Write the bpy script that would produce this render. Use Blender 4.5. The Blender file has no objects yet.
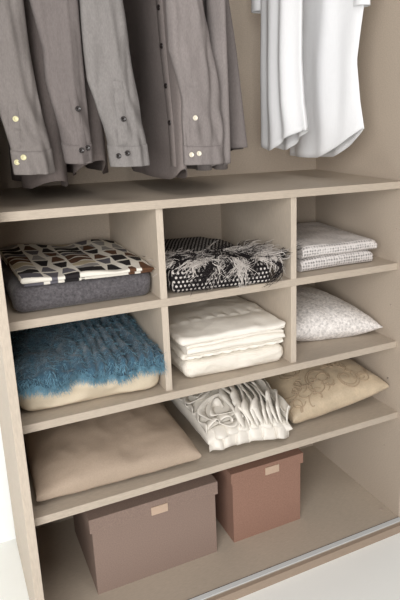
import bpy, bmesh, math, random
import numpy as np
from mathutils import Vector, Matrix, noise as mnoise

# ------------------------------------------------------------------ scene, camera, light
S = bpy.context.scene
COL = S.collection
S.view_settings.view_transform = 'Standard'
S.view_settings.look = 'None'
S.view_settings.gamma = 1
S.view_settings.use_curve_mapping = False
S.view_settings.exposure = 0.0

cd = bpy.data.cameras.new('camera')
cam = bpy.data.objects.new('camera', cd); COL.objects.link(cam); S.camera = cam
cam.location = (-0.09251, -1.27439, 0.17953)
cam.rotation_euler = (1.30265, 0.01059, -0.4959)
cd.sensor_fit = 'VERTICAL'; cd.sensor_height = 36; cd.sensor_width = 24
cd.lens = 618.6 / 600 * 36
cd.shift_x = (200 - 268.65) / 600
cd.shift_y = (281.87 - 300) / 600
cd.clip_start = 0.02

W = bpy.data.worlds.new('room_light'); S.world = W; W.use_nodes = True
bg = W.node_tree.nodes['Background']
bg.inputs[0].default_value = (1.0, 0.88, 0.85, 1); bg.inputs[1].default_value = 0.19

def area(name, loc, target, size, power, color):
    l = bpy.data.lights.new(name, 'AREA'); l.shape = 'RECTANGLE'
    l.size, l.size_y = size; l.energy = power; l.color = color
    o = bpy.data.objects.new(name, l); COL.objects.link(o); o.location = loc
    o.rotation_euler = (Vector(target) - Vector(loc)).to_track_quat('-Z', 'Y').to_euler()
    return o
area('window_light', (-1.25, -2.6, 0.5), (0.5, 0.1, -0.4), (1.9, 1.8), 100, (1.0, 0.985, 0.965))
area('floor_fill', (0.5, -1.5, 1.5), (0.6, -0.7, -1.0), (1.2, 0.8), 15, (1.0, 0.97, 0.93))  # added fill aimed down to brighten the floor; no lamp known there

# ------------------------------------------------------------------ helpers
def lin(c):
    return tuple(((x / 255) / 12.92 if x / 255 <= 0.04045 else ((x / 255 + 0.055) / 1.055) ** 2.4) for x in c)

def fb(x, y, z, oct=3):
    return mnoise.fractal(Vector((x, y, z)), 1.0, 2.0, oct)

class NT:
    def __init__(s, name):
        s.m = bpy.data.materials.new(name); s.m.use_nodes = True
        s.t = s.m.node_tree; s.b = s.t.nodes['Principled BSDF']
    def n(s, typ, **kw):
        nd = s.t.nodes.new(typ)
        for k, v in kw.items():
            if k in nd.inputs: nd.inputs[k].default_value = v
            else: setattr(nd, k, v)
        return nd
    def l(s, a, b): s.t.links.new(a, b)

def mat(name, rgb, rough=0.8, var=0.06, scale=(60, 60, 60), bump=0.2, bdist=0.001, weave=0, sheen=0.0,
        attr=None, coord='Object', trans=0.0, blotch=0.0, bscale=4.0, vor=0, spec=0.3):
    """soft procedural surface: a base colour, fine thread or grain variation and bump"""
    g = NT(name); base = lin(rgb)
    tc = g.n('ShaderNodeTexCoord'); mp = g.n('ShaderNodeMapping'); mp.inputs['Scale'].default_value = scale
    g.l(tc.outputs[coord], mp.inputs['Vector'])
    no = g.n('ShaderNodeTexNoise', Scale=1.0, Detail=4.0, Roughness=0.6); g.l(mp.outputs[0], no.inputs['Vector'])
    h = no.outputs['Fac']
    if weave:
        parts = []
        for ax in range(3):
            w = g.n('ShaderNodeTexWave', wave_type='BANDS', bands_direction='XYZ'[ax]); w.inputs['Scale'].default_value = weave
            w.inputs['Distortion'].default_value = 1.5; w.inputs['Detail'].default_value = 2
            g.l(tc.outputs[coord], w.inputs['Vector']); parts.append(w.outputs['Fac'])
        a = g.n('ShaderNodeMath', operation='ADD'); g.l(parts[0], a.inputs[0]); g.l(parts[1], a.inputs[1])
        b = g.n('ShaderNodeMath', operation='ADD'); g.l(a.outputs[0], b.inputs[0]); g.l(parts[2], b.inputs[1])
        c = g.n('ShaderNodeMath', operation='MULTIPLY_ADD'); c.inputs[1].default_value = 0.22; g.l(b.outputs[0], c.inputs[0])
        d = g.n('ShaderNodeMath', operation='MULTIPLY'); d.inputs[1].default_value = 0.34; g.l(no.outputs['Fac'], d.inputs[0])
        g.l(d.outputs[0], c.inputs[2]); h = c.outputs[0]
    if vor:
        v = g.n('ShaderNodeTexVoronoi', Scale=vor, Randomness=0.2); g.l(tc.outputs[coord], v.inputs['Vector'])
        c = g.n('ShaderNodeMath', operation='MULTIPLY_ADD'); c.inputs[1].default_value = 1.1; g.l(v.outputs['Distance'], c.inputs[0])
        d = g.n('ShaderNodeMath', operation='MULTIPLY'); d.inputs[1].default_value = 0.3; g.l(no.outputs['Fac'], d.inputs[0])
        g.l(d.outputs[0], c.inputs[2]); h = c.outputs[0]
    mr = g.n('ShaderNodeMapRange'); g.l(h, mr.inputs['Value'])
    mr.inputs['From Min'].default_value = 0.25; mr.inputs['From Max'].default_value = 0.75
    mr.inputs['To Min'].default_value = 1 - var; mr.inputs['To Max'].default_value = 1 + var
    fac = mr.outputs[0]
    if blotch:
        n2 = g.n('ShaderNodeTexNoise', Scale=bscale, Detail=3.0); g.l(tc.outputs[coord], n2.inputs['Vector'])
        m2 = g.n('ShaderNodeMapRange'); g.l(n2.outputs['Fac'], m2.inputs['Value'])
        m2.inputs['From Min'].default_value = 0.3; m2.inputs['From Max'].default_value = 0.7
        m2.inputs['To Min'].default_value = 1 - blotch; m2.inputs['To Max'].default_value = 1 + blotch
        mm = g.n('ShaderNodeMath', operation='MULTIPLY'); g.l(fac, mm.inputs[0]); g.l(m2.outputs[0], mm.inputs[1]); fac = mm.outputs[0]
    vm = g.n('ShaderNodeVectorMath', operation='SCALE')
    if attr:
        at = g.n('ShaderNodeAttribute', attribute_name=attr); g.l(at.outputs['Color'], vm.inputs[0])
    else: vm.inputs[0].default_value = base
    g.l(fac, vm.inputs['Scale']); g.l(vm.outputs[0], g.b.inputs['Base Color'])
    g.b.inputs['Roughness'].default_value = rough
    g.b.inputs['Specular IOR Level'].default_value = spec
    if sheen:
        g.b.inputs['Sheen Weight'].default_value = sheen; g.b.inputs['Sheen Roughness'].default_value = 0.5
    if bump:
        bp = g.n('ShaderNodeBump', Strength=bump, Distance=bdist); g.l(h, bp.inputs['Height']); g.l(bp.outputs[0], g.b.inputs['Normal'])
    if trans:
        tr = g.n('ShaderNodeBsdfTranslucent'); g.l(vm.outputs[0], tr.inputs['Color'])
        mx = g.n('ShaderNodeMixShader', Fac=trans); out = g.t.nodes['Material Output']
        g.l(g.b.outputs[0], mx.inputs[1]); g.l(tr.outputs[0], mx.inputs[2]); g.l(mx.outputs[0], out.inputs['Surface'])
    return g.m

def link(name, me, m, parent=None, smooth=True):
    o = bpy.data.objects.new(name, me); COL.objects.link(o)
    if m is not None: me.materials.append(m)
    if parent is not None: o.parent = parent
    if smooth:
        me.polygons.foreach_set('use_smooth', [True] * len(me.polygons))
    return o

def mesh(name, V, F, m, parent=None, smooth=True, recalc=True):
    me = bpy.data.meshes.new(name); me.from_pydata([tuple(map(float, v)) for v in V], [], F)
    if recalc:
        bm = bmesh.new(); bm.from_mesh(me); bmesh.ops.recalc_face_normals(bm, faces=bm.faces); bm.to_mesh(me); bm.free()
    me.update()
    return link(name, me, m, parent, smooth)

def box(name, lo, hi, m, parent=None, bevel=0.0012):
    """a bevelled board; vertices in world metres"""
    bm = bmesh.new(); bmesh.ops.create_cube(bm, size=1)
    for v in bm.verts:
        v.co = Vector([lo[i] + (v.co[i] + 0.5) * (hi[i] - lo[i]) for i in range(3)])
    if bevel:
        bmesh.ops.bevel(bm, geom=bm.edges[:], offset=bevel, segments=2, profile=0.6, affect='EDGES')
    me = bpy.data.meshes.new(name); bm.to_mesh(me); bm.free()
    return link(name, me, m, parent, smooth=False)

def thing(name, label, cat, group=None):
    o = bpy.data.objects.new(name, None); COL.objects.link(o); o.empty_display_size = 0.05
    tag(o, label, cat, group); return o

def tag(o, label, cat, group=None):
    o['label'] = label; o['category'] = cat
    if group: o['group'] = group
    return o

def grid_faces(nu, nv, close_u=False, off=0):
    F = []
    for i in range(nu if close_u else nu - 1):
        for j in range(nv - 1):
            a = off + i * nv + j; b = off + ((i + 1) % nu) * nv + j
            F.append((a, b, b + 1, a + 1))
    return F

def rounded_slab(name, corners, z0, h, m, parent=None, r=None, crown=0.0, amp=0.003, freq=14, seed=0, nx=70, ny=60, nz=10,
                 color=None, sag=None, frontamp=0.0):
    """a soft folded stack: rounded box over a four-cornered footprint (front left, front right, back right, back left)"""
    c = [np.array(p, float) for p in corners]
    wx = (np.linalg.norm(c[1] - c[0]) + np.linalg.norm(c[2] - c[3])) / 2; wy = (np.linalg.norm(c[3] - c[0]) + np.linalg.norm(c[2] - c[1])) / 2
    if r is None: r = h * 0.45
    r = min(r, h / 2 * 0.999)
    hs = np.array([wx, wy, h]) / 2
    V = []; F = []; idx = {}
    N = (nx, ny, nz)
    def vid(i, j, k):
        key = (i, j, k)
        if key in idx: return idx[key]
        p = np.array([2 * i / nx - 1, 2 * j / ny - 1, 2 * k / nz - 1]) * hs
        inn = np.clip(p, -(hs - r), hs - r); d = p - inn; L = np.linalg.norm(d)
        n = d / L if L > 1e-9 else np.zeros(3)
        q = inn + n * r
        # keep surface points of flat faces on the face
        s, t = q[0] / hs[0], q[1] / hs[1]
        S_, T_ = (s + 1) / 2, (t + 1) / 2
        xy = (c[0] * (1 - S_) + c[1] * S_) * (1 - T_) + (c[3] * (1 - S_) + c[2] * S_) * T_
        z = q[2] + hs[2]
        w = z / h
        z += w * crown * max(0, (1 - s * s)) * max(0, (1 - t * t))
        if sag: z += w * sag(S_, T_)
        x, y = xy
        e = fb(x * freq + seed, y * freq, z * freq * 2, 3)
        e2 = fb(x * freq + seed + 30, y * freq * 1.7, z * freq * 3 + 9, 3)
        if w > 0.02: z += amp * e * w
        x += amp * 1.2 * e2 * n[0] if abs(n[0]) > .3 else 0
        y += (amp + frontamp) * 1.2 * e2 * (n[1] if abs(n[1]) > .3 else 0)
        V.append((x, y, z0 + max(z, 0.0))); idx[key] = len(V) - 1
        return idx[key]
    for a, b, cc in ((0, 1, 2), (1, 2, 0), (2, 0, 1)):
        for side in (0, N[cc]):
            for i in range(N[a]):
                for j in range(N[b]):
                    q = []
                    for di, dj in ((0, 0), (1, 0), (1, 1), (0, 1)):
                        k = [0, 0, 0]; k[a] = i + di; k[b] = j + dj; k[cc] = side
                        q.append(vid(*k))
                    F.append(tuple(q if side else q[::-1]))
    o = mesh(name, V, F, m, parent)
    if color: paint(o, color)
    return o

def paint(o, fn):
    me = o.data; ca = me.color_attributes.new('pattern', 'FLOAT_COLOR', 'POINT')
    arr = np.ones((len(me.vertices), 4), np.float32)
    for i, v in enumerate(me.vertices): arr[i, :3] = fn(v.co.x, v.co.y, v.co.z)
    ca.data.foreach_set('color', arr.ravel())

def cushion_point(corners, T, s, t, pinch, p=0.62):
    c = [np.array(q, float) for q in corners]
    S_ = (s * (1 - pinch * (1 - t * t)) + 1) / 2; T_ = (t * (1 - pinch * (1 - s * s)) + 1) / 2
    q = (c[0] * (1 - S_) + c[1] * S_) * (1 - T_) + (c[3] * (1 - S_) + c[2] * S_) * T_
    h = T / 2 * (max(0, 1 - abs(s) ** 2.2) * max(0, 1 - abs(t) ** 2.2)) ** p
    return q, h

def cushion(name, corners, T, zmin, m, parent=None, pinch=0.06, n=90, amp=0.004, freq=9, seed=0, corner=0.004, p=0.5, low=0.75, disp=None):
    V = []; 
    def wr(x, y, e):
        a = fb(x * freq + seed, y * freq + seed * 2, seed, 4)
        b = abs(fb(x * freq * 1.8 + seed, y * freq * .9, seed + 5, 2))
        return (amp * a - amp * 0.9 * b) * e
    for side in (1, -1):
        for i in range(n + 1):
            for j in range(n + 1):
                s = math.sin((2 * i / n - 1) * math.pi / 2); t = math.sin((2 * j / n - 1) * math.pi / 2)
                q, h = cushion_point(corners, T, s, t, pinch, p)
                e = min(1, h / (T / 2) * 1.6)
                # gathered wrinkles that run from the seams
                edge = (1 - e) 
                h += wr(q[0], q[1], e) * (1 if side > 0 else .3)
                h += 0.0022 * edge * math.sin(70 * (q[0] + q[1]) + 3 * fb(q[0] * 8, q[1] * 8, seed)) * (1 if max(abs(s), abs(t)) < .995 else 0)
                if disp and side > 0: h += disp(s, t, q) * e
                z = q[2] + side * h * (1 if side > 0 else low)
                V.append((q[0], q[1], max(z, zmin + 0.0008 + 0.0006 * (side > 0))))
    N = (n + 1) ** 2
    F = grid_faces(n + 1, n + 1) + [f[::-1] for f in grid_faces(n + 1, n + 1, off=N)]
    me = bpy.data.meshes.new(name); me.from_pydata(V, [], F)
    bm = bmesh.new(); bm.from_mesh(me); bmesh.ops.remove_doubles(bm, verts=bm.verts, dist=0.00015)
    bmesh.ops.recalc_face_normals(bm, faces=bm.faces); bm.to_mesh(me); bm.free()
    return link(name, me, m, parent)

def tube(name, pts, r, m, parent=None, seg=8, close=False):
    V = []; F = []; n = len(pts)
    P = [Vector(p) for p in pts]
    for i, p in enumerate(P):
        a = P[max(i - 1, 0)]; b = P[min(i + 1, n - 1)]; d = (b - a).normalized()
        u = d.cross(Vector((0, 0, 1)) if abs(d.z) < .9 else Vector((1, 0, 0))).normalized(); w = d.cross(u)
        rr = r(i / (n - 1)) if callable(r) else r
        for k in range(seg):
            an = 2 * math.pi * k / seg; V.append(p + (u * math.cos(an) + w * math.sin(an)) * rr)
    for i in range(n - 1):
        for k in range(seg): F.append((i * seg + k, i * seg + (k + 1) % seg, (i + 1) * seg + (k + 1) % seg, (i + 1) * seg + k))
    F.append(tuple(range(seg))[::-1]); F.append(tuple(range((n - 1) * seg, n * seg)))
    return mesh(name, V, F, m, parent)

# ------------------------------------------------------------------ materials
M = {}
M['board'] = mat('grey_beige_linen_laminate', (180, 168, 153), 0.6, 0.11, (60, 420, 420), 0.2, 0.0008, blotch=0.03, bscale=6)
M['board_side'] = mat('grey_beige_laminate_upright', (192, 180, 165), 0.6, 0.11, (420, 420, 60), 0.2, 0.0008, blotch=0.03, bscale=6)
M['lip_shade'] = mat('shaded_lip_laminate', (158, 141, 125), 0.6, 0.08, (60, 420, 420), 0.2, 0.0008)  # laminate tinted darker, shade put into the colour of the base lip
M['linen'] = mat('linen_back_panel', (184, 171, 156), 0.8, 0.13, (200, 200, 420), 0.35, 0.001)
M['box_taupe'] = mat('taupe_woven_box_cloth', (141, 122, 112), 0.9, 0.2, (420, 420, 420), 0.4, 0.001)
M['box_rose'] = mat('dusty_rose_woven_box_cloth', (150, 117, 102), 0.9, 0.2, (420, 420, 420), 0.4, 0.001)
M['tab'] = mat('pale_leather_tab', (196, 172, 152), 0.6, 0.04)
M['alu'] = mat('brushed_aluminium', (208, 212, 213), 0.5, 0.03, (4, 600, 600), 0.1, 0.0004)
M['alu'].node_tree.nodes['Principled BSDF'].inputs['Metallic'].default_value = 0.0
M['track_shade'] = mat('painted_track_shadow', (88, 84, 80), 0.5, 0.04)  # dark tone painted for the shadow behind the track
M['wall'] = mat('white_wall_paint', (246, 248, 247), 0.9, 0.01, (30, 30, 30), 0.05)
M['floor'] = mat('white_glossy_floor', (248, 250, 247), 0.6, 0.012, (6, 6, 6), 0.02)
M['steel'] = mat('steel_pin', (150, 145, 138), 0.4, 0.02)
M['steel'].node_tree.nodes['Principled BSDF'].inputs['Metallic'].default_value = 0.8
M['plug'] = mat('plastic_cover_plug', (176, 162, 150), 0.5, 0.02)
def shirtmat(n, rgb): return mat(n, rgb, 0.85, 0.15, (420, 420, 160), 0.3, 0.0008, blotch=0.06, bscale=12, trans=0.04)
M['grey1'] = shirtmat('grey_chambray', (120, 114, 111))
M['grey2'] = shirtmat('mid_grey_chambray', (112, 105, 103))
M['grey3'] = shirtmat('light_grey_chambray', (128, 124, 122))
M['grey4'] = shirtmat('soft_grey_chambray', (128, 121, 119))
M['grey5'] = shirtmat('dark_grey_cotton', (108, 99, 96))
M['grey6'] = shirtmat('shade_offset_grey_cotton', (128, 119, 116))  # third shirt's trunk only: colour lightened to offset the shade on it
M['white'] = mat('white_cotton', (236, 237, 239), 0.85, 0.02, (300, 300, 60), 0.3, 0.001, trans=0.05)
M['btn_dark'] = mat('dark_button', (38, 33, 32), 0.25, 0.02, spec=0.6)
M['btn_pale'] = mat('pale_button', (225, 218, 200), 0.25, 0.02, spec=0.6)
M['btn_cream'] = mat('cream_button', (206, 200, 160), 0.25, 0.02, spec=0.6)
M['felt'] = mat('charcoal_felt', (88, 85, 88), 0.95, 0.5, (200, 200, 200), 0.5, 0.0015, sheen=0.2, blotch=0.05, bscale=30)
M['pattern'] = mat('printed_cotton', (200, 200, 200), 0.8, 0.04, (500, 500, 500), 0.15, 0.0006, attr='pattern')
M['beige'] = mat('cream_cotton', (205, 192, 170), 0.8, 0.04, (300, 300, 300), 0.2, 0.0008, weave=220)
M['blue'] = mat('blue_mohair', (52, 82, 100), 0.95, 0.3, (160, 160, 160), 0.8, 0.003, sheen=0.3, blotch=0.25, bscale=22)
M['blue_pile'] = mat('blue_mohair_hair', (106, 148, 168), 0.9, 0.35, (90, 90, 90), 0.0, sheen=0.2, blotch=0.35, bscale=30)
M['dots'] = mat('black_white_knit', (30, 30, 30), 0.95, 0.15, (500, 500, 500), 0.4, 0.001, attr='pattern')
M['fr_white'] = mat('white_fringe_yarn', (205, 198, 192), 0.9, 0.08)
M['fr_black'] = mat('black_fringe_yarn', (34, 29, 30), 0.9, 0.08)
M['towel'] = mat('grey_honeycomb_weave', (176, 172, 170), 0.9, 0.65, (300, 300, 300), 0.8, 0.003, vor=125)
M['towel_back'] = mat('grey_plain_weave', (120, 112, 110), 0.9, 0.12, (400, 400, 400), 0.3, 0.001)
M['ivory'] = mat('ivory_cotton', (236, 231, 222), 0.85, 0.03, (400, 400, 400), 0.25, 0.001, weave=180)
M['ivory2'] = mat('ivory_quilt', (233, 227, 216), 0.9, 0.05, (60, 300, 300), 0.5, 0.002, weave=90)
M['ivory3'] = mat('white_scalloped_cotton', (234, 229, 219), 0.85, 0.03, (400, 400, 400), 0.2, 0.001)
M['silver'] = mat('silver_jacquard', (224, 220, 217), 0.6, 0.45, (130, 130, 130), 0.6, 0.002, sheen=0.1, blotch=0.03)
M['taupe'] = mat('taupe_pillow_cotton', (168, 151, 134), 0.85, 0.08, (300, 300, 300), 0.25, 0.001, blotch=0.04, bscale=8)
M['gold'] = mat('champagne_taffeta', (190, 173, 148), 0.45, 0.08, (200, 200, 200), 0.3, 0.001, blotch=0.12, bscale=28, sheen=0.1, spec=0.5)
M['gold_cord'] = mat('champagne_embroidery', (172, 153, 130), 0.6, 0.12, (300, 300, 300), 0.4, 0.001)
M['satin'] = mat('ivory_satin', (236, 231, 222), 0.42, 0.02, (200, 200, 200), 0.1, 0.0006, spec=0.5, trans=0.08)

# ------------------------------------------------------------------ the setting
DB = 0.4296                  # inner face of the back panel
Z2, Z3, Z4, Z5 = -0.22365, -0.44886, -0.66032, -0.99517
TS = 0.0188; TD = 0.0158; YD = 0.0107
FLOOR = -1.02
o = box('floor', (-3, -3.5, FLOOR - 0.05), (4, DB + 0.03, FLOOR), M['floor'], bevel=0); o['kind'] = 'structure'
o = box('wall_back', (-3, DB + 0.02, FLOOR), (4, DB + 0.12, 1.45), M['wall'], bevel=0); o['kind'] = 'structure'

# ------------------------------------------------------------------ the wardrobe
wd = thing('wardrobe', 'open wardrobe in grey beige laminate with compartments, shelves and hanging space', 'wardrobe')
FP = -0.047
box('side_panel', (-0.0185, FP, FLOOR), (0, DB + 0.008, 1.05), M['board_side'], wd)
sp = box('side_panel', (1.0, FP, FLOOR), (1.0185, DB + 0.008, 1.05), M['linen'], wd)
box('back_panel', (0, DB, FLOOR + .02), (1.0, DB + 0.008, 1.05), M['linen'], wd, bevel=0)
box('top_panel', (0, 0.0, 1.03), (1.0, DB, 1.05), M['board'], wd)
box('shelf', (0, 0, -TS), (1, DB, 0), M['board'], wd)
box('shelf', (0, YD, Z2 - TS), (1, DB, Z2), M['board'], wd)
box('shelf', (0, 0, Z3 - TS), (1, DB, Z3), M['board'], wd)
box('shelf', (0, -0.02, Z4 - TS), (1, DB, Z4), M['board'], wd)
b = (1 - 2 * TD) / 3
for k in (1, 2):
    x0 = b * k + TD * (k - 1)
    box('divider', (x0, YD, Z2), (x0 + TD, DB, -TS), M['board_side'], wd, bevel=0.0008)
    box('divider', (x0, YD, Z3), (x0 + TD, DB, Z2 - TS), M['board_side'], wd, bevel=0.0008)
box('base_lip_shaded', (0, -0.079, FLOOR), (1, -0.0665, Z5), M['lip_shade'], wd, bevel=0.0006)  # front lip split off to darken it against the frontal light
base = box('base_panel', (0, -0.0665, Z5 - 0.0245), (1, DB, Z5), M['board'], wd)
box('back_rail', (0.0, DB - 0.018, Z4 - TS - 0.05), (1.0, DB, Z4 - TS), M['board'], wd)
trk = box('door_track', (0.0, -0.064, Z5), (1.0, -0.049, Z5 + 0.003), M['alu'], wd, bevel=0.0005)
box('track_shadow_line', (0.0, -0.049, Z5), (1.0, -0.0455, Z5 + 0.0012), M['track_shade'], trk, bevel=0)  # dark strip standing in for the shadow line behind the track
def disc(name, c, n, r, h, m, parent, rim=0.0):
    """a small round stud, button or plug: domed disc whose axis is n"""
    n = Vector(n).normalized(); u = n.cross(Vector((0, 0, 1)) if abs(n.z) < .9 else Vector((1, 0, 0))).normalized(); w = n.cross(u)
    prof = [(0, 0), (1, 0), (1.0, .7), (.92, 1), (.72, 1), (.62, .72), (0, .72)] if rim else [(0, 0), (1, 0), (.95, .7), (.7, .95), (0, 1)]
    V = []; F = []; sg = 14
    for rr, hh in prof[1:-1]:
        for k in range(sg):
            a = 2 * math.pi * k / sg; V.append(Vector(c) + (u * math.cos(a) + w * math.sin(a)) * r * rr + n * h * hh)
    L = len(prof) - 2
    for i in range(L - 1):
        for k in range(sg): F.append((i * sg + k, i * sg + (k + 1) % sg, (i + 1) * sg + (k + 1) % sg, (i + 1) * sg + k))
    F.append(tuple(range(sg))[::-1]); F.append(tuple(range((L - 1) * sg, L * sg)))
    return mesh(name, V, F, m, parent)
for (y, z, r, m) in ((0.027, -0.021, .0035, 'steel'), (0.02, -0.131, .0025, 'plug'), (0.031, -0.35, .0025, 'plug'), (0.03, -0.573, .0025, 'steel'), (0.03, -0.792, .0025, 'plug')):
    disc('shelf_pin', (1.0, y, z), (-1, 0, 0), r, 0.003, M[m], wd)
disc('cover_plug', (0.979, 0.011, Z5), (0, 0, 1), 0.006, 0.0015, M['plug'], wd, rim=1)
tube('hanging_rod', [(0.0, 0.21, 0.93), (1.0, 0.21, 0.93)], 0.013, M['steel'], wd, seg=16)

# ------------------------------------------------------------------ shirts
def interp(rows, z, k):
    rows = sorted(rows); zs = [r[0] for r in rows]
    return float(np.interp(z, zs, [r[k] for r in rows]))

def body(parent, m, x, yf, yb, hem, th=0.045, wave=0.006, nw=5, seed=0, ztop=0.915, kink=None, name='body', edge=0.8):
    """the trunk of a hanging shirt: a flat tube whose front and back lie across the rod; hem(y) gives the tail line"""
    NR, NZ = 84, 60
    V = []
    def pt(th_, w):
        c, s = math.cos(th_), math.sin(th_)
        sy = np.sign(c) * abs(c) ** 0.9
        ysh = 0.5
        yy0 = (yf(0.1) + yb(0.1)) / 2 + sy * (yb(0.1) - yf(0.1)) / 2
        zh = hem(yy0)
        z = zh + (ztop - zh) * w
        a, bk = yf(z), yb(z)
        if z > 0.72:
            q = min(1, (z - 0.72) / 0.14); mid = 0.21
            sh = 1 - (1 - 0.16) * (q ** 1.2)
            a = mid + (a - mid) * sh; bk = mid + (bk - mid) * sh
        y = (a + bk) / 2 + sy * (bk - a) / 2
        xx = x + np.sign(s) * abs(s) ** edge * th / 2 * (0.55 + 0.45 * (1 - w))
        damp = 1 - 0.6 * w
        xx += wave * damp * (math.sin(nw * 2 * math.pi * (y - a) / max(.05, bk - a) + seed) + 1.1 * fb(y * 16 + seed, z * 2.2, seed, 2))
        if kink: xx += kink(y, z)
        return (xx, y, z)
    for i in range(NR):
        for j in range(NZ + 1):
            V.append(pt(2 * math.pi * i / NR, j / NZ))
    F = grid_faces(NR, NZ + 1, close_u=True)
    F.append(tuple(i * (NZ + 1) + NZ for i in range(NR)))
    o = mesh(name, V, F, m, parent)
    md = o.modifiers.new('cloth', 'SOLIDIFY'); md.thickness = 0.0012; md.offset = 0
    return V

def sleeve(parent, m, rows, y, depth, seed=0, cuff=None, top=(0.72, None, None, None), lean=0.0, crease=0.0062, name='sleeve'):
    """long sleeve: rows (z, left x, right x) down to the cuff, continued up to the shoulder point"""
    R = list(rows) + [(top[0], top[1], top[2])]
    zs = sorted(r[0] for r in R); zb = zs[0]; NR, NZ = 60, 90
    def ring(z, i, grow=0.0):
        xl, xr = interp(R, z, 1), interp(R, z, 2)
        k = max(0.0, (z - 0.40) / (top[0] - 0.40)); yc = y + (top[3] - y) * k
        a = 2 * math.pi * i / NR; c, s = math.cos(a), math.sin(a)
        cx, hw = (xl + xr) / 2, (xr - xl) / 2
        px = cx + np.sign(c) * abs(c) ** .8 * (hw + grow); py = yc + np.sign(s) * abs(s) ** .9 * (depth / 2 + grow)
        wr = fb(px * 12 + seed, z * 5 + seed, seed, 3) + 0.8 * fb(px * 30 + z * 9, z * 11 - px * 20, seed + 3, 2)
        fold = fb(px * 55 + seed * 3, z * 3.5, seed + 9, 2)
        py += crease * (wr + 0.9 * fold) + lean * (px - cx)
        # diagonal drag folds gathered into the cuff
        g_ = max(0, 1 - abs(z - zb - .07) / .08); py += 0.0035 * g_ * math.sin((px - cx) * 190 + (z - zb) * 60 + seed)
        # long vertical press folds
        py -= 0.005 * math.exp(-((px - cx - hw * (.25 + .2 * math.sin(z * 8 + seed))) / .006) ** 2) * (s < 0)
        return (px, py, z)
    V = [ring(zb + (top[0] - zb) * j / NZ, i) for i in range(NR) for j in range(NZ + 1)]
    F = grid_faces(NR, NZ + 1, close_u=True) + [tuple(i * (NZ + 1) + NZ for i in range(NR))]
    o = mesh(name, V, F, m, parent); md = o.modifiers.new('cloth', 'SOLIDIFY'); md.thickness = 0.0012; md.offset = 0
    if cuff:
        n = 10; V = [ring(zb - 0.0015 + (cuff - zb) * j / n + (0.004 * math.sin(i / NR * 6.28) if j else 0), i, 0.0012 * (1 if 0 < j < n else .5)) for i in range(NR) for j in range(n + 1)]
        c = mesh('cuff', V, grid_faces(NR, n + 1, close_u=True), m, o); md = c.modifiers.new('cloth', 'SOLIDIFY'); md.thickness = 0.002; md.offset = 0
    def front(x_, z_):
        best = None
        for i in range(NR):
            p = ring(z_, i, 0.0024)
            if p[1] < interp([(0, 0)], 0, 1) + 9 and math.sin(2 * math.pi * i / NR) < 0:
                d = abs(p[0] - x_)
                if best is None or d < best[0]: best = (d, p)
        return best[1]
    return o, front

def sleeve_placket(parent, m, front, pts, w=0.009):
    V = []; F = []
    n = 24
    for i in range(n + 1):
        f = i / n; x = pts[0][0] + (pts[1][0] - pts[0][0]) * f; z = pts[0][1] + (pts[1][1] - pts[0][1]) * f
        for k, dx in enumerate((-w, -w * .85, w * .85, w)):
            p = front(x + dx, z); V.append((x + dx, p[1] - (-0.0012 if k in (0, 3) else 0.0), z))
    return mesh('placket', V, grid_faces(n + 1, 4), m, parent)

GG = 'grey long-sleeved shirts on the rod'
def btns(parent, front, pts, m, r=0.0054):
    for (x, z) in pts:
        p = front(x, z); disc('button', (x, p[1] + 0.0002, z), (0.0, -1, 0.08), r, 0.0032, M[m], parent, rim=1)

# first shirt: cream buttons, at the left panel
s1 = thing('dress_shirt', 'leftmost grey long-sleeved shirt, cream buttons on its cuff', 'shirt', GG)
body(s1, M['grey5'], 0.125, lambda z: 0.035, lambda z: 0.40, lambda y: 0.030 + 0.3 * (0.1 - y if y < .1 else 0), th=0.085, wave=0.008, nw=2, seed=1.2)
rows = [(0.40, 0.022, 0.094), (0.276, 0.022, 0.098), (0.224, 0.024, 0.103), (0.161, 0.038, 0.111), (0.12, 0.046, 0.117), (0.071, 0.048, 0.12)]
o, f = sleeve(s1, M['grey1'], rows, 0.0, 0.034, 1.0, 0.118, (0.74, 0.085, 0.145, 0.07))
sleeve_placket(o, M['grey1'], f, [(0.056, 0.20), (0.054, 0.12)]); btns(o, f, [(0.058, 0.172), (0.0525, 0.093), (0.064, 0.102)], 'btn_cream')
# second
s2 = thing('dress_shirt', 'grey shirt with narrow turned sleeve, second sleeve from the left, dark cuff buttons', 'shirt', GG)
body(s2, M['grey5'], 0.215, lambda z: 0.03, lambda z: 0.40, lambda y: 0.052 + 0.5 * (0.1 - y if y < .1 else 0), th=0.075, wave=0.008, nw=2, seed=3.1)
rows = [(0.40, 0.104, 0.190), (0.296, 0.121, 0.191), (0.242, 0.121, 0.192), (0.206, 0.127, 0.192), (0.149, 0.138, 0.193), (0.088, 0.144, 0.192)]
o, f = sleeve(s2, M['grey2'], rows, 0.0, 0.038, 4.0, 0.127, (0.74, 0.19, 0.235, 0.07), lean=-0.15)
sleeve_placket(o, M['grey2'], f, [(0.160, 0.235), (0.178, 0.09)], 0.008); btns(o, f, [(0.1685, 0.189), (0.168, 0.112), (0.182, 0.116)], 'btn_dark')
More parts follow.
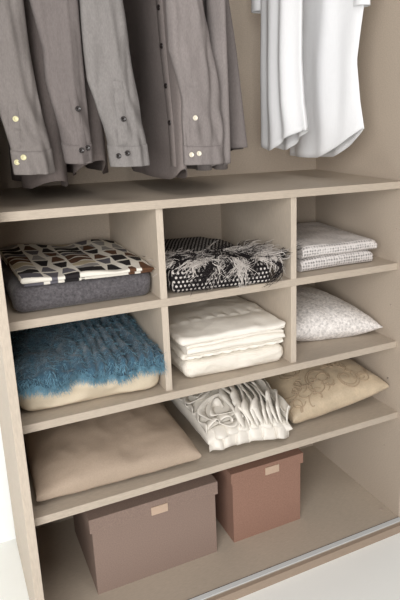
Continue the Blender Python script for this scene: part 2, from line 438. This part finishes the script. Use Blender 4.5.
# third: placket of dark buttons on its trunk
s3 = thing('dress_shirt', 'grey shirt showing its button front with a column of dark buttons', 'shirt', GG)
XC = 0.393
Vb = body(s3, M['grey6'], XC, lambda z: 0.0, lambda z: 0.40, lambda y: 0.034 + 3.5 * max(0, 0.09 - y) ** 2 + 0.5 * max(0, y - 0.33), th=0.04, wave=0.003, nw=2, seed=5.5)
Va = np.array(Vb)
def surf(y, z):
    d = (Va[:, 1] - y) ** 2 + (Va[:, 2] - z) ** 2 + (Va[:, 0] > XC) * 1.0
    k = np.argsort(d)[:4]; return float(Va[k, 0].mean())
def plk(z): return float(np.interp(z, [0.05, 0.16, 0.24, 0.32, 0.4, 0.8], [0.043, 0.05, 0.062, 0.074, 0.08, 0.16]))
V = []
for i in range(61):
    z = 0.066 + (0.80 - 0.066) * i / 60; yc = plk(z)
    for k, dy in enumerate((-.017, -.015, 0, .015, .017)): V.append((surf(yc + dy, z) - (0.0008 if k in (0, 4) else 0.0026), yc + dy, z))
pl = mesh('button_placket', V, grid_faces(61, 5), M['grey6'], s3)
for z in (0.159, 0.236, 0.318, 0.395): disc('button', (surf(plk(z), z) - 0.0024, plk(z), z), (-1, -0.3, 0), 0.0056, 0.0032, M['btn_dark'], pl, rim=1)
rows = [(0.40, 0.195, 0.272), (0.298, 0.193, 0.282), (0.243, 0.195, 0.288), (0.205, 0.206, 0.293), (0.157, 0.219, 0.298), (0.124, 0.226, 0.302), (0.078, 0.229, 0.306)]
o, f = sleeve(s3, M['grey3'], rows, -0.012, 0.034, 7.0, 0.122, (0.74, 0.33, 0.38, 0.05))
sleeve_placket(o, M['grey3'], f, [(0.250, 0.24), (0.251, 0.12)]); btns(o, f, [(0.2535, 0.169), (0.241, 0.098), (0.258, 0.103)], 'btn_dark')
# fourth: white cuff buttons
s4 = thing('dress_shirt', 'grey shirt with white buttons on its cuff, beside the open space', 'shirt', GG)
body(s4, M['grey4'], 0.482, lambda z: -0.016, lambda z: 0.40, lambda y: 0.05 + 0.3 * max(0, 0.06 - y), th=0.05, wave=0.007, nw=6, seed=8.3)
rows = [(0.398, 0.361, 0.438), (0.304, 0.362, 0.456), (0.245, 0.376, 0.465), (0.205, 0.385, 0.471), (0.154, 0.384, 0.474), (0.119, 0.384, 0.473), (0.074, 0.386, 0.474)]
o, f = sleeve(s4, M['grey4'], rows, -0.014, 0.034, 11.0, 0.116, (0.74, 0.42, 0.475, 0.05))
sleeve_placket(o, M['grey4'], f, [(0.405, 0.23), (0.404, 0.115)]); btns(o, f, [(0.4065, 0.169), (0.3965, 0.094), (0.4125, 0.096)], 'btn_pale')
# fifth: only its edge shows
s5 = thing('dress_shirt', 'rightmost grey shirt, darker, only its narrow side showing', 'shirt', GG)
body(s5, M['grey2'], 0.535, lambda z: 0.009 + max(0, z - .1) * 0.2, lambda z: 0.40, lambda y: 0.104 - 0.12 * y, th=0.05, wave=0.006, nw=6, seed=2.2)

GW = 'white shirts on the rod'
w1 = thing('white_shirt', 'narrow white shirt, left of the two white ones, rounded tail', 'shirt', GW)
body(w1, M['white'], 0.73, lambda z: float(np.interp(z, [.135, .2, .3, .45], [.062, .082, .092, .088])), lambda z: 0.275, lambda y: float(np.interp(y, [.07, .13, .18, .215, .28], [.135, .109, .082, .079, .096])), th=0.05, wave=0.006, nw=3, seed=0.6, edge=1.3)
sleeve(w1, M['white'], [(0.435, 0.71, 0.76)], 0.295, 0.05, 3.3, None, (0.74, 0.715, 0.76, 0.27), name='short_sleeve', crease=0.002)
w2 = thing('white_shirt', 'wide white shirt nearest the right panel, tail rising at its right', 'shirt', GW)
body(w2, M['white'], 0.866, lambda z: float(np.interp(z, [.13, .2, .3, .38, .45, .7], [.026, .042, .056, .046, .036, .03])), lambda z: 0.36, lambda y: float(np.interp(y, [.03, .092, .147, .17, .22, .36], [.136, .096, .066, .058, .055, .053])), th=0.05, wave=0.0045, nw=3, seed=4.2, edge=1.5,
     kink=lambda y, z: 0.16 * max(0, 0.155 - y) * (1 if z < .7 else 0.3))
sleeve(w2, M['white'], [(0.425, 0.865, 0.90)], 0.045, 0.04, 5.3, None, (0.74, 0.86, 0.90, 0.06), name='short_sleeve', crease=0.002)

# ------------------------------------------------------------------ upper row
gb = rounded_slab('folded_blanket', [(0.022, 0.05), (0.318, 0.045), (0.322, 0.40), (0.02, 0.40)], Z2, 0.058, M['felt'], None, r=0.022, amp=0.0035, freq=10, seed=3)
tag(gb, 'thick charcoal felt blanket folded beneath the geometric printed cloth', 'blanket')

COLS = [0, .17, .30, .425, .63, .76, .88, 1.0]; WIDE = (0, 3)
def pat(x, y, z, rnd=random.Random(5)):
    return None
cell_rnd = {}
def geo(s, t, wob=0):
    """printed pattern: columns ruled by white lines; wide columns carry wavy stripes, narrow ones trapezoid cells"""
    WH, BK, BR, GY, CR, LG = (.74, .71, .64), (.012, .010, .011), (.10, .045, .022), (.115, .11, .13), (.50, .43, .30), (.30, .29, .28)
    s = min(max(s, 0), .9999); c = max(k for k in range(7) if s >= COLS[k]); u = (s - COLS[c]) / (COLS[c + 1] - COLS[c])
    lw = 0.0105 / (COLS[c + 1] - COLS[c]) / 2 * 1.6
    if u < lw or u > 1 - lw: return WH
    if c in WIDE:
        tt = t * 9.5 + 0.28 * math.sin(u * 5.2 + c * 2 + t * 5)
        k = int(math.floor(tt)); v = tt - k
        if t < 0.02: return WH
        if t < 0.13: return GY if c == 0 else BK
        if v < 0.22 + 0.15 * math.sin(u * 6 + k): return WH
        return [BK, BR, CR, BK, GY, BR, LG][(k * 3 + c) % 7]
    NRW = 6.0; tt = t * NRW + (0.25 * math.sin(c * 2.3)); k = int(math.floor(tt)); v = tt - k
    if v < 0.18: return WH
    r = cell_rnd.setdefault((c, k), random.Random(c * 31 + k * 7 + 2).random())
    v = (v - .12) / .88
    up = (c + k) % 2; half = (0.14 + 0.32 * v) if up else (0.46 - 0.32 * v)
    if r < .1: half = 0.44
    half = min(half, .46)
    inside = abs(u - .5) < half
    pal = [BK, BR, BK, GY, BK, BR, LG]
    if inside: return pal[int(r * 7) % 7]
    return WH if r > .25 else LG
TXC = [(0.040, 0.045), (0.3205, 0.026), (0.3205, 0.375), (0.030, 0.41)]
ZT = Z2 + 0.0575
def pcol(x, y, z):
    c0, c1, c2, c3 = [np.array(q) for q in TXC]
    t = (y - 0.04) / 0.35; t = min(max(t, 0), 1); L = c0[0] * (1 - t) + c3[0] * t; R = c1[0] * (1 - t) + c2[0] * t
    s = (x - L) / (R - L)
    return geo(s, t)
tx = thing('printed_cloth', 'folded cloth printed with black, brown, grey and cream geometric shapes', 'textile')
rounded_slab('bottom_fold', [(0.045, 0.052), (0.318, 0.04), (0.319, 0.37), (0.03, 0.40)], ZT, 0.009, M['pattern'], tx, amp=0.001, nx=170, ny=150, nz=4, color=pcol, seed=2)
rounded_slab('top_fold', TXC, ZT + 0.0085, 0.010, M['pattern'], tx, amp=0.003, freq=9, nx=420, ny=330, nz=4, color=pcol, seed=6,
             sag=lambda s, t: -0.008 * max(0, s - .80) / .2 + 0.005 * math.sin(s * 9) * t + 0.003 * math.sin(s * 14 + 1) * (1 - t))

# black and white throw with fringe
DT = [(0.357, 0.028), (0.606, 0.0), (0.64, 0.36), (0.365, 0.38)]
def dots(x, y, z):
    BK, WH = (.010, .008, .009), (.62, .58, .55)
    a, b_ = x / 0.0098, y / 0.0105
    if abs(z - (Z2 + .033)) < .029 and y < 0.035: b_ = z / 0.0105
    row = int(math.floor(b_)); a += 0.5 * (row % 2)
    return WH if ((a % 1) - .5) ** 2 + ((b_ % 1) - .5) ** 2 < 0.066 else BK
th = thing('fringed_throw', 'black folded throw with white dots and shaggy black and white fringe', 'throw')
rounded_slab('knitted_cloth', DT, Z2, 0.062, M['dots'], th, r=0.02, amp=0.004, freq=12, nx=300, ny=340, nz=44, color=dots, seed=9, crown=0.008,
             sag=lambda s, t: -0.016 * max(0, s - .7) / .3)
def strands(name, gen, n, m, parent, w=0.0007, seg=5):
    V = []; F = []
    for i in range(n):
        pts = gen(i)
        base_ = len(V); L = len(pts)
        for j, p in enumerate(pts):
            p = Vector(p); d = (Vector(pts[min(j + 1, L - 1)]) - Vector(pts[max(j - 1, 0)])).normalized()
            u = d.cross(Vector((0.3, -0.9, 0.4))).normalized(); q = d.cross(u); ww = w * (1 - 0.75 * j / (L - 1))
            for k in range(3):
                a = 2.094 * k; V.append(p + (u * math.cos(a) + q * math.sin(a)) * ww)
        for j in range(L - 1):
            for k in range(3): F.append((base_ + j * 3 + k, base_ + j * 3 + (k + 1) % 3, base_ + j * 3 + 3 + (k + 1) % 3, base_ + j * 3 + 3 + k))
        F.append((base_, base_ + 2, base_ + 1))
    return mesh(name, V, F, m, parent, recalc=False)
rn = random.Random(4)
def clumps(seed, n):
    R = random.Random(seed); out = []
    for k in range(n):
        s = min(1, max(0, (k + R.uniform(-.4, .4)) / (n - 1))); row = k % 3
        x = 0.362 + s * 0.245; y = 0.045 - s * 0.025 + (-0.01, 0.02, 0.055)[row] + R.uniform(0, .025)
        ang = R.uniform(-1.4, 1.4); z = Z2 + 0.067 - 0.014 * max(0, s - .7) / .3
        p = Vector((x, y, z)); path = [p.copy()]; yedge = 0.024 - s * 0.028; st = R.uniform(.7, 1.2) * (0.0145 if s > .3 else .009)
        for j in range(7):
            if p.y > yedge: d = Vector((math.sin(ang), -math.cos(ang), 0.12 + R.gauss(0, .15)))
            else: d = Vector((math.sin(ang) * 1.1, -0.2 if j < 4 else 0.05, -0.7 + R.gauss(0, .3)))
            p = p + d.normalized() * st; p.z = max(p.z, Z2 + .004)
            if p.y > yedge + .006: p.z = max(p.z, z + .001)
            ang += R.gauss(0, .6); path.append(p.copy())
        out.append((path, R.uniform(.5, 1)))
    return out
def fringe_gen(white):
    R = random.Random(11 if white else 12); CL = clumps(5 if white else 6, 60 if white else 50)
    def g(i):
        path, f_ = CL[i % len(CL)]; off = Vector((R.gauss(0, .0022), R.gauss(0, .002), R.uniform(0, .003))); sp = Vector((R.gauss(0, .0016), R.gauss(0, .0012), R.gauss(0, .0012)))
        pts = []
        for j, p in enumerate(path[:R.randint(5, 8)]):
            q = p + off + sp * j + Vector((R.gauss(0, .0018), R.gauss(0, .0015), R.gauss(0, .0015))); q.z = max(q.z, Z2 + .003); pts.append(q)
        return pts
    return g
f1 = strands('white_fringe', fringe_gen(True), 1100, M['fr_white'], th, 0.0015); f1['kind'] = 'stuff'
f2 = strands('black_fringe', fringe_gen(False), 1000, M['fr_black'], th, 0.0016); f2['kind'] = 'stuff'

# two grey honeycomb towels
def folded(name, x0, x1, yf, yb, z0, h, m, parent, layers=2, seed=0, skew=0.0, nx=60, droop=0.0, mleft=None, amp=0.002, yaw=0.0, taper=0.0):
    """one cloth folded back and forth: serpentine profile (fold at the front) run along x"""
    p = h / layers; t = p * 0.93; cen = []
    nb = 26
    for k in range(layers):
        z = z0 + p * (k + .5)
        ys = np.linspace(yb, yf + p / 2, nb) if k % 2 == 0 else np.linspace(yf + p / 2, yb - (p / 2 if k < layers - 1 else 0), nb)
        for y in ys: cen.append((y, z))
        if k < layers - 1:
            cx_ = yf + p / 2 if k % 2 == 0 else yb - p / 2; sg = -1 if k % 2 == 0 else 1
            for a in np.linspace(-math.pi / 2, math.pi / 2, 9)[1:-1]: cen.append((cx_ + sg * math.cos(a) * p / 2, z + p / 2 + math.sin(a) * p / 2))
    C = np.array(cen); d = np.gradient(C, axis=0); d /= np.linalg.norm(d, axis=1)[:, None] + 1e-9; nrm = np.stack([-d[:, 1], d[:, 0]], 1)
    loop = np.concatenate([C + nrm * t / 2, (C - nrm * t / 2)[::-1]]); n = len(loop)
    V = []
    for i in range(nx + 1):
        f_ = i / nx; x = x0 + (x1 - x0) * f_
        for (y, z) in loop:
            w = (z - z0) / h
            q = 1 - ((abs(2 * f_ - 1)) ** 10) * 0.25
            zz = z0 + (z - z0) * q - w * droop * f_ + w * amp * 1.4 * fb(x * 9 + seed, y * 9, z * 4, 2)
            zz += w * taper * (y - yf)
            yy = y + skew * f_ + amp * fb(x * 10, seed, z * 60, 2)
            xx = x + 0.004 * fb(y * 9, z * 50, seed + f_, 2) + yaw * (y - yf)
            V.append((xx, yy, max(zz, z0 + .0003)))
    F = [(i * n + k, i * n + (k + 1) % n, (i + 1) * n + (k + 1) % n, (i + 1) * n + k) for i in range(nx) for k in range(n)]
    F.append(tuple(range(n))[::-1]); F.append(tuple(range(nx * n, nx * n + n)))
    o = mesh(name, V, F, m, parent)
    bm = bmesh.new(); bm.from_mesh(o.data); big = [f for f in bm.faces if len(f.verts) > 4]
    for f in big: f.smooth = False
    res = bmesh.ops.triangulate(bm, faces=big)
    bm.to_mesh(o.data); bm.free()
    return o
GT = 'grey honeycomb towels in the right compartment'
for k, (z0, yf, x1, lab) in enumerate(((Z2, 0.055, 0.945, 'lower of the two folded grey honeycomb towels, lying on the shelf'), (Z2 + 0.0355, 0.05, 0.955, 'upper of the two folded grey honeycomb towels'))):
    t_ = folded('folded_towel', 0.715, x1, yf, 0.36, z0 + .0002, 0.035, M['towel'], None, 2, seed=3 + k * 5, droop=0.004 * k, amp=0.003, yaw=0.10)
    tag(t_, lab, 'towel', GT)

# ------------------------------------------------------------------ middle row
bc = rounded_slab('folded_duvet', [(0.004, 0.036), (0.3225, 0.022), (0.3225, 0.40), (0.006, 0.40)], Z3, 0.080, M['beige'], None, r=0.034, amp=0.006, freq=11, seed=14, crown=0.012, frontamp=0.004)
tag(bc, 'cream cotton duvet folded under the blue shaggy throw', 'duvet')
mh = thing('mohair_throw', 'shaggy blue mohair throw draped over the cream duvet', 'throw')
def blue_pt(s, t):
    # s along x, t from the back over the top to the hanging front edge
    edge = Z3 + 0.068 + 0.006 * math.sin(s * 17) + 0.012 * fb(s * 9, 3, 1, 3)
    if .30 < s < .42: edge += .016 * math.sin((s - .3) / .12 * math.pi)
    prof = [(0.0, 0.405, Z3 + 0.085), (.12, 0.36, Z3 + 0.108), (.35, .25, Z3 + 0.118), (.6, .14, Z3 + 0.108), (.75, .065, Z3 + 0.104), (.85, .026, Z3 + 0.092), (1.0, 0.022, edge)]
    tt = [p[0] for p in prof]
    y = float(np.interp(t, tt, [p[1] for p in prof])); z = float(np.interp(t, tt, [p[2] for p in prof]))
    x = 0.006 + s * 0.316; y -= 0.013 * s * min(1, max(0, (t - .5) * 3))
    sq = max(0, (abs(s - .5) - .38) / .12)
    z -= 0.02 * sq ** 2 * (t < .85)
    rg = 0.0075 * (0.1 + 0.9 * min(1, max(0, (s - .38) * 5)))
    fo = math.sin(s * 92 + 4 * fb(s * 4, t * 2.5, 7, 2)) * rg + 0.009 * fb(s * 12, t * 8, 2, 3)
    z += fo * (1 - .5 * (t > .85)); y -= fo * (0.9 if t > .7 else 0)
    return (x, y, z)
NS, NT_ = 150, 90
V = [blue_pt(i / NS, j / NT_) for i in range(NS + 1) for j in range(NT_ + 1)]
bl = mesh('throw_cloth', V, grid_faces(NS + 1, NT_ + 1), M['blue'], mh)
md = bl.modifiers.new('cloth', 'SOLIDIFY'); md.thickness = 0.006; md.offset = 0
R_ = random.Random(8)
def hair(i):
    s, t = R_.uniform(0.01, .99), min(1, R_.uniform(.1, 1.08)); p = Vector(blue_pt(s, t)); q = Vector(blue_pt(s, min(1, t + .02)))
    d = (q - p); d = d.normalized() if d.length > 1e-5 else Vector((0, -.3, -1))
    n = Vector((0, -0.5 if t > .6 else 0, 1 if t < .8 else .2)); L = R_.uniform(.010, .026)
    pts = [p]; v = (d * .8 + n * .55 + Vector((R_.gauss(0, .5), R_.gauss(0, .25), R_.gauss(0, .2)))).normalized()
    for k in range(3):
        p = p + v * L / 3; v = (v + Vector((R_.gauss(0, .3), R_.gauss(0, .2), -.25))).normalized(); pts.append(p)
        if p.x < 0.003: p.x = 0.003
        if p.x > 0.3265: p.x = 0.3265
    return pts
pl_ = strands('pile', hair, 11000, M['blue_pile'], mh, 0.0006); pl_['kind'] = 'stuff'

# white linens
GL = 'white linens folded in the middle compartment'
q1 = rounded_slab('folded_quilt', [(0.382, 0.036), (0.656, 0.022), (0.656, 0.37), (0.372, 0.37)], Z3, 0.052, M['ivory2'], None, r=0.0245, amp=0.005, freq=13, seed=21, crown=0.002)
tag(q1, 'thick ivory quilt at the bottom of the white linen stack', 'quilt', GL)
zq = Z3 + 0.0525
sc = thing('scalloped_sheet', 'thin white sheet with scalloped edge between quilt and top blanket', 'sheet', GL)
rounded_slab('sheet', [(0.378, 0.042), (0.65, 0.03), (0.653, 0.37), (0.375, 0.37)], zq, 0.016, M['ivory3'], sc, r=0.007, amp=0.003, freq=18, seed=5)
V = []
for i in range(241):
    s = i / 240; x = 0.381 + s * 0.266; y = 0.0405 - s * 0.012 + 0.002 * math.sin(s * 40)
    d = abs(math.sin(s * math.pi * 11 + fb(s * 6, 1, 1, 2))) ** .8
    for j in range(4): V.append((x, y - 0.0025 - 0.002 * j / 3, zq + 0.0105 - (j / 3) * (0.004 + 0.003 * d)))
sb = mesh('scalloped_border', V, grid_faces(241, 4), M['ivory3'], sc); md = sb.modifiers.new('cloth', 'SOLIDIFY'); md.thickness = 0.001
zt = zq + 0.0165
tb = thing('folded_bedspread', 'ivory bedspread folded in several layers on top of the linen stack', 'bedspread', GL)
folded('lower_layers', 0.388, 0.650, 0.034, 0.37, zt, 0.025, M['ivory'], tb, 3, seed=7, skew=-0.012, amp=0.004)
rounded_slab('top_layer', [(0.372, 0.028), (0.655, 0.018), (0.652, 0.37), (0.372, 0.38)], zt + 0.025, 0.019, M['ivory'], tb, r=0.0092, amp=0.006, freq=9, seed=31, crown=0.004,
             sag=lambda s, t: 0.0035 * abs(math.sin(s * 26)) * (0.3 < t < .9) * math.exp(-((t - .32 - .0 * s) / .08) ** 2))

# silver cushion
sv = cushion('silver_cushion', [(0.69, 0.10, Z3 + .042), (0.994, 0.055, Z3 + .026), (0.97, 0.40, Z3 + .05), (0.69, 0.41, Z3 + .05)], 0.125, Z3, M['silver'], None, pinch=0.05, seed=3, amp=0.004, p=.42, low=.95)
tag(sv, 'silver grey jacquard cushion in the right middle compartment', 'cushion')

# ------------------------------------------------------------------ long shelf
tp = cushion('taupe_pillow', [(0.014, 0.010, Z4 + .024), (0.397, -0.006, Z4 + .028), (0.385, 0.37, Z4 + .055), (0.02, 0.40, Z4 + .05)], 0.115, Z4, M['taupe'], None, pinch=0.025, seed=8, amp=0.007, freq=6, p=.30, low=.6)
tag(tp, 'large plain taupe pillow at the left end of the long shelf', 'pillow')

RC = [(0.432, 0.035, Z4 + .030), (0.660, 0.0, Z4 + .028), (0.672, 0.32, Z4 + .05), (0.425, 0.33, Z4 + .045)]
rc = thing('ruffled_cushion', 'ivory satin cushion covered in ruffles and rosettes', 'cushion')
cushion('cushion_body', RC, 0.12, Z4, M['satin'], rc, pinch=0.03, seed=6, amp=0.003, p=.42, low=.6, n=60)
def rtop(s, t):
    q, h = cushion_point(RC, 0.12, s, t, 0.03, .42); return Vector((q[0], q[1], q[2] + h))
def ruffle(path, width, waves, seed, lean=0.6, name='ruffle', n=150, amp=0.35, drop=0.0, rise=0.55):
    """a gathered strip sewn along a path of (s, t) on the cushion, its free edge waving"""
    V = []; R = random.Random(seed); ph = R.uniform(0, 6)
    for i in range(n + 1):
        f_ = i / n; s, t = path(f_); s2, t2 = path(min(1, f_ + .01)); s1_, t1_ = path(max(0, f_ - .01))
        p = rtop(s, t); d = (rtop(s2, t2) - rtop(s1_, t1_)); d = d.normalized() if d.length > 1e-6 else Vector((1, 0, 0))
        up = Vector((0, 0, 1)); e = 0.06
        nn = (rtop(min(.98, s + e), t) - rtop(max(-.98, s - e), t)).cross(rtop(s, min(.98, t + e)) - rtop(s, max(-.98, t - e))).normalized()
        if nn.z < 0: nn = -nn
        side = d.cross(nn).normalized()
        g = math.sin(f_ * waves * 6.283 + ph + 1.5 * fb(f_ * 6, seed, 0, 2)); w = width * (1 + .25 * fb(f_ * 5, seed, 3, 2)) * min(1, 8 * f_ + .3) * min(1, 8 * (1 - f_) + .3)
        for j in range(6):
            k = j / 5
            off = side * (w * k * lean + amp * w * g * k) + nn * (rise * w * math.sin(k * 1.9) + w * .12 * math.cos(f_ * waves * 6.283 * 1.0 + ph) * k) + d * (0.25 * w * k * math.cos(f_ * waves * 6.28 + ph))
            q = p - nn * .001 + off; q.z -= drop * k ** 1.5 * (1 + .25 * g); V.append((q.x, q.y, max(q.z, Z4 + .0015)))
    o = mesh(name, V, grid_faces(n + 1, 6), M['satin'], rc); md = o.modifiers.new('cloth', 'SOLIDIFY'); md.thickness = 0.0009; md.offset = 0
    return o
for k in range(11):      # arcs that run from the back to the front on the right two thirds
    s0 = -0.25 + 0.11 * k
    ruffle(lambda f_, s0=s0, k=k: (min(.96, s0 + 0.2 * math.sin(f_ * 2.6 + .2)), 0.9 - 1.86 * f_), 0.036 + .005 * (k % 3), 1.3 + .4 * (k % 3), 40 + k, lean=0.7, amp=.2, rise=.75)
def spiral(cs, ct, r0, turns):
    def g(f_):
        a = f_ * turns * 6.283; r = r0 * (0.12 + .88 * f_)
        return (max(-.95, min(.95, cs + r * math.cos(a))), max(-.97, min(.95, ct + r * 1.0 * math.sin(a))))
    return g
for k, (cs, ct, r0) in enumerate(((-.62, .2, .30), (-.45, -.5, .42), (-.2, .35, .3), (-.75, .65, .25), (-.15, .8, .22))):
    ruffle(spiral(cs, ct, r0, 2.1), 0.024, 7, 70 + k, lean=0.5, name='rosette', n=220, amp=.28)
ruffle(lambda f_: (0.95 - 1.9 * f_, -.93), 0.026, 6, 90, lean=-.8, n=300, amp=.22, drop=.030, rise=.3)
ruffle(lambda f_: (0.95 - 1.9 * f_, -.80), 0.03, 7, 93, lean=-1.0, n=300, amp=.22, drop=.016, rise=.3)
ruffle(lambda f_: (-.95 + 1.1 * f_, -.62), 0.034, 4, 91, lean=1.0, n=300, amp=.22, rise=.3)
ruffle(lambda f_: (0.965, -0.95 + 1.7 * f_), 0.026, 5, 95, lean=-0.9, n=200, amp=.3)
ruffle(lambda f_: (-0.955, 0.9 - 1.8 * f_), 0.02, 6, 96, lean=-0.7, n=200, amp=.3)

GC = [(0.685, 0.04, Z4 + .022), (0.99, 0.012, Z4 + .070), (0.975, 0.36, Z4 + .075), (0.70, 0.39, Z4 + .05)]
gc = thing('embroidered_cushion', 'champagne cushion with embroidered flower and scrolls at the right panel', 'cushion')
cushion('cushion_body', GC, 0.115, Z4, M['gold'], gc, pinch=0.03, seed=12, amp=0.004, freq=11, p=.36, low=.85)
def gtop(s, t):
    q, h = cushion_point(GC, 0.115, s, t, 0.03, .36)
    h += 0.0; return Vector((q[0], q[1], q[2] + h + .0005))
def cord(path, r=0.0013, n=70, name='embroidery'):
    return tube(name, [gtop(*[max(-.97, min(.97, c)) for c in path(i / n)]) for i in range(n + 1)], r, M['gold_cord'], gc, seg=6)
fc = (0.28, -0.05)
for k, r0 in enumerate((.07, .15, .24)):
    cord(lambda f_, r0=r0, k=k: (fc[0] + r0 * (1 + .14 * math.cos(f_ * 6.283 * (5 + 3 * k))) * math.cos(f_ * 6.283), fc[1] + r0 * 1.1 * (1 + .14 * math.cos(f_ * 6.283 * (5 + 3 * k))) * math.sin(f_ * 6.283)), .0015, 110, 'embroidered_flower')
for (cs, ct, a0, r0, tr) in ((-.45, -.1, 0.3, .30, 1.1), (-.6, .45, 2.2, .24, -1.1), (-.1, .6, 1.0, .28, 1.1), (-.15, -.55, 3.4, .26, -1.0), (.55, .5, .5, .25, 1.1), (.68, -.5, 2.4, .24, 1.1), (.3, -.72, 0, .2, -1.1)):
    cord(lambda f_: (cs + r0 * (1 - .8 * f_) * math.cos(a0 + tr * 6.283 * f_), ct + r0 * (1 - .8 * f_) * math.sin(a0 + tr * 6.283 * f_)), .0015, 60)
    cord(lambda f_: (cs + (r0 + .05) * (1 - .5 * f_) * math.cos(a0 + tr * 4 * f_), ct + (r0 + .05) * (1 - .5 * f_) * math.sin(a0 + tr * 4 * f_)), .0015, 60)
RG = random.Random(21)
for k in range(30):
    cs, ct, a0, r0, tr = RG.uniform(-.85, .85), RG.choice((RG.uniform(-.95, -.5), RG.uniform(-.6, .7))), RG.uniform(0, 6), RG.uniform(.08, .2), RG.choice((-1, 1))
    cord(lambda f_: (cs + r0 * (1 - .75 * f_) * math.cos(a0 + tr * 7 * f_) + .2 * (f_ - .5), ct + r0 * (1 - .75 * f_) * math.sin(a0 + tr * 7 * f_)), .0015, 40)
for k in range(10):
    a0 = k * .628; cord(lambda f_: (fc[0] + .2 * math.cos(a0) + .06 * math.cos(f_ * 6.283), fc[1] + .22 * math.sin(a0) + .07 * math.sin(f_ * 6.283)), .0014, 16, 'embroidered_flower')

# ------------------------------------------------------------------ boxes
def storage_box(label, x0, x1, y0, y1, z1, m, tabx, lidh):
    t = thing('storage_box', label, 'box', 'lidded cloth boxes on the bottom panel')
    e = 0.006; z0 = Z5
    bm = bmesh.new()
    def bx(lo, hi):
        r_ = bmesh.ops.create_cube(bm, size=1)
        for v in r_['verts']: v.co = Vector([lo[i] + (v.co[i] + 0.5) * (hi[i] - lo[i]) for i in range(3)])
    k = 0.003; zt_ = z1 - 0.006
    bx((x0 + e, y0 + e, z0), (x1 - e, y1 - e, z0 + k)); bx((x0 + e, y0 + e, z0 + k), (x0 + e + k, y1 - e, zt_)); bx((x1 - e - k, y0 + e, z0 + k), (x1 - e, y1 - e, zt_))
    bx((x0 + e + k, y0 + e, z0 + k), (x1 - e - k, y0 + e + k, zt_)); bx((x0 + e + k, y1 - e - k, z0 + k), (x1 - e - k, y1 - e, zt_))
    me = bpy.data.meshes.new('box_body'); bm.to_mesh(me); bm.free(); link('box_body', me, m, t, smooth=False)
    bm = bmesh.new(); k = 0.0045
    bx((x0, y0, z1 - lidh), (x1, y0 + k, z1 - k)); bx((x0, y1 - k, z1 - lidh), (x1, y1, z1 - k)); bx((x0, y0 + k, z1 - lidh), (x0 + k, y1 - k, z1 - k)); bx((x1 - k, y0 + k, z1 - lidh), (x1, y1 - k, z1 - k))
    bx((x0, y0, z1 - k), (x1, y1, z1))
    me = bpy.data.meshes.new('lid'); bm.to_mesh(me); bm.free(); lid = link('lid', me, m, t, smooth=False)
    tb_ = box('pull_tab', (tabx - 0.022, y0 - 0.0025, z1 - lidh - 0.002), (tabx + 0.022, y0, z1 - lidh + 0.021), M['tab'], lid, bevel=0.0008)
    return t
storage_box('wide taupe cloth box with lid and pale pull tab', 0.130, 0.470, 0.075, 0.37, -0.772, M['box_taupe'], 0.307, 0.038)
storage_box('smaller dusty rose cloth box with lid and pale pull tab', 0.515, 0.745, 0.085, 0.37, -0.772, M['box_rose'], 0.642, 0.032)
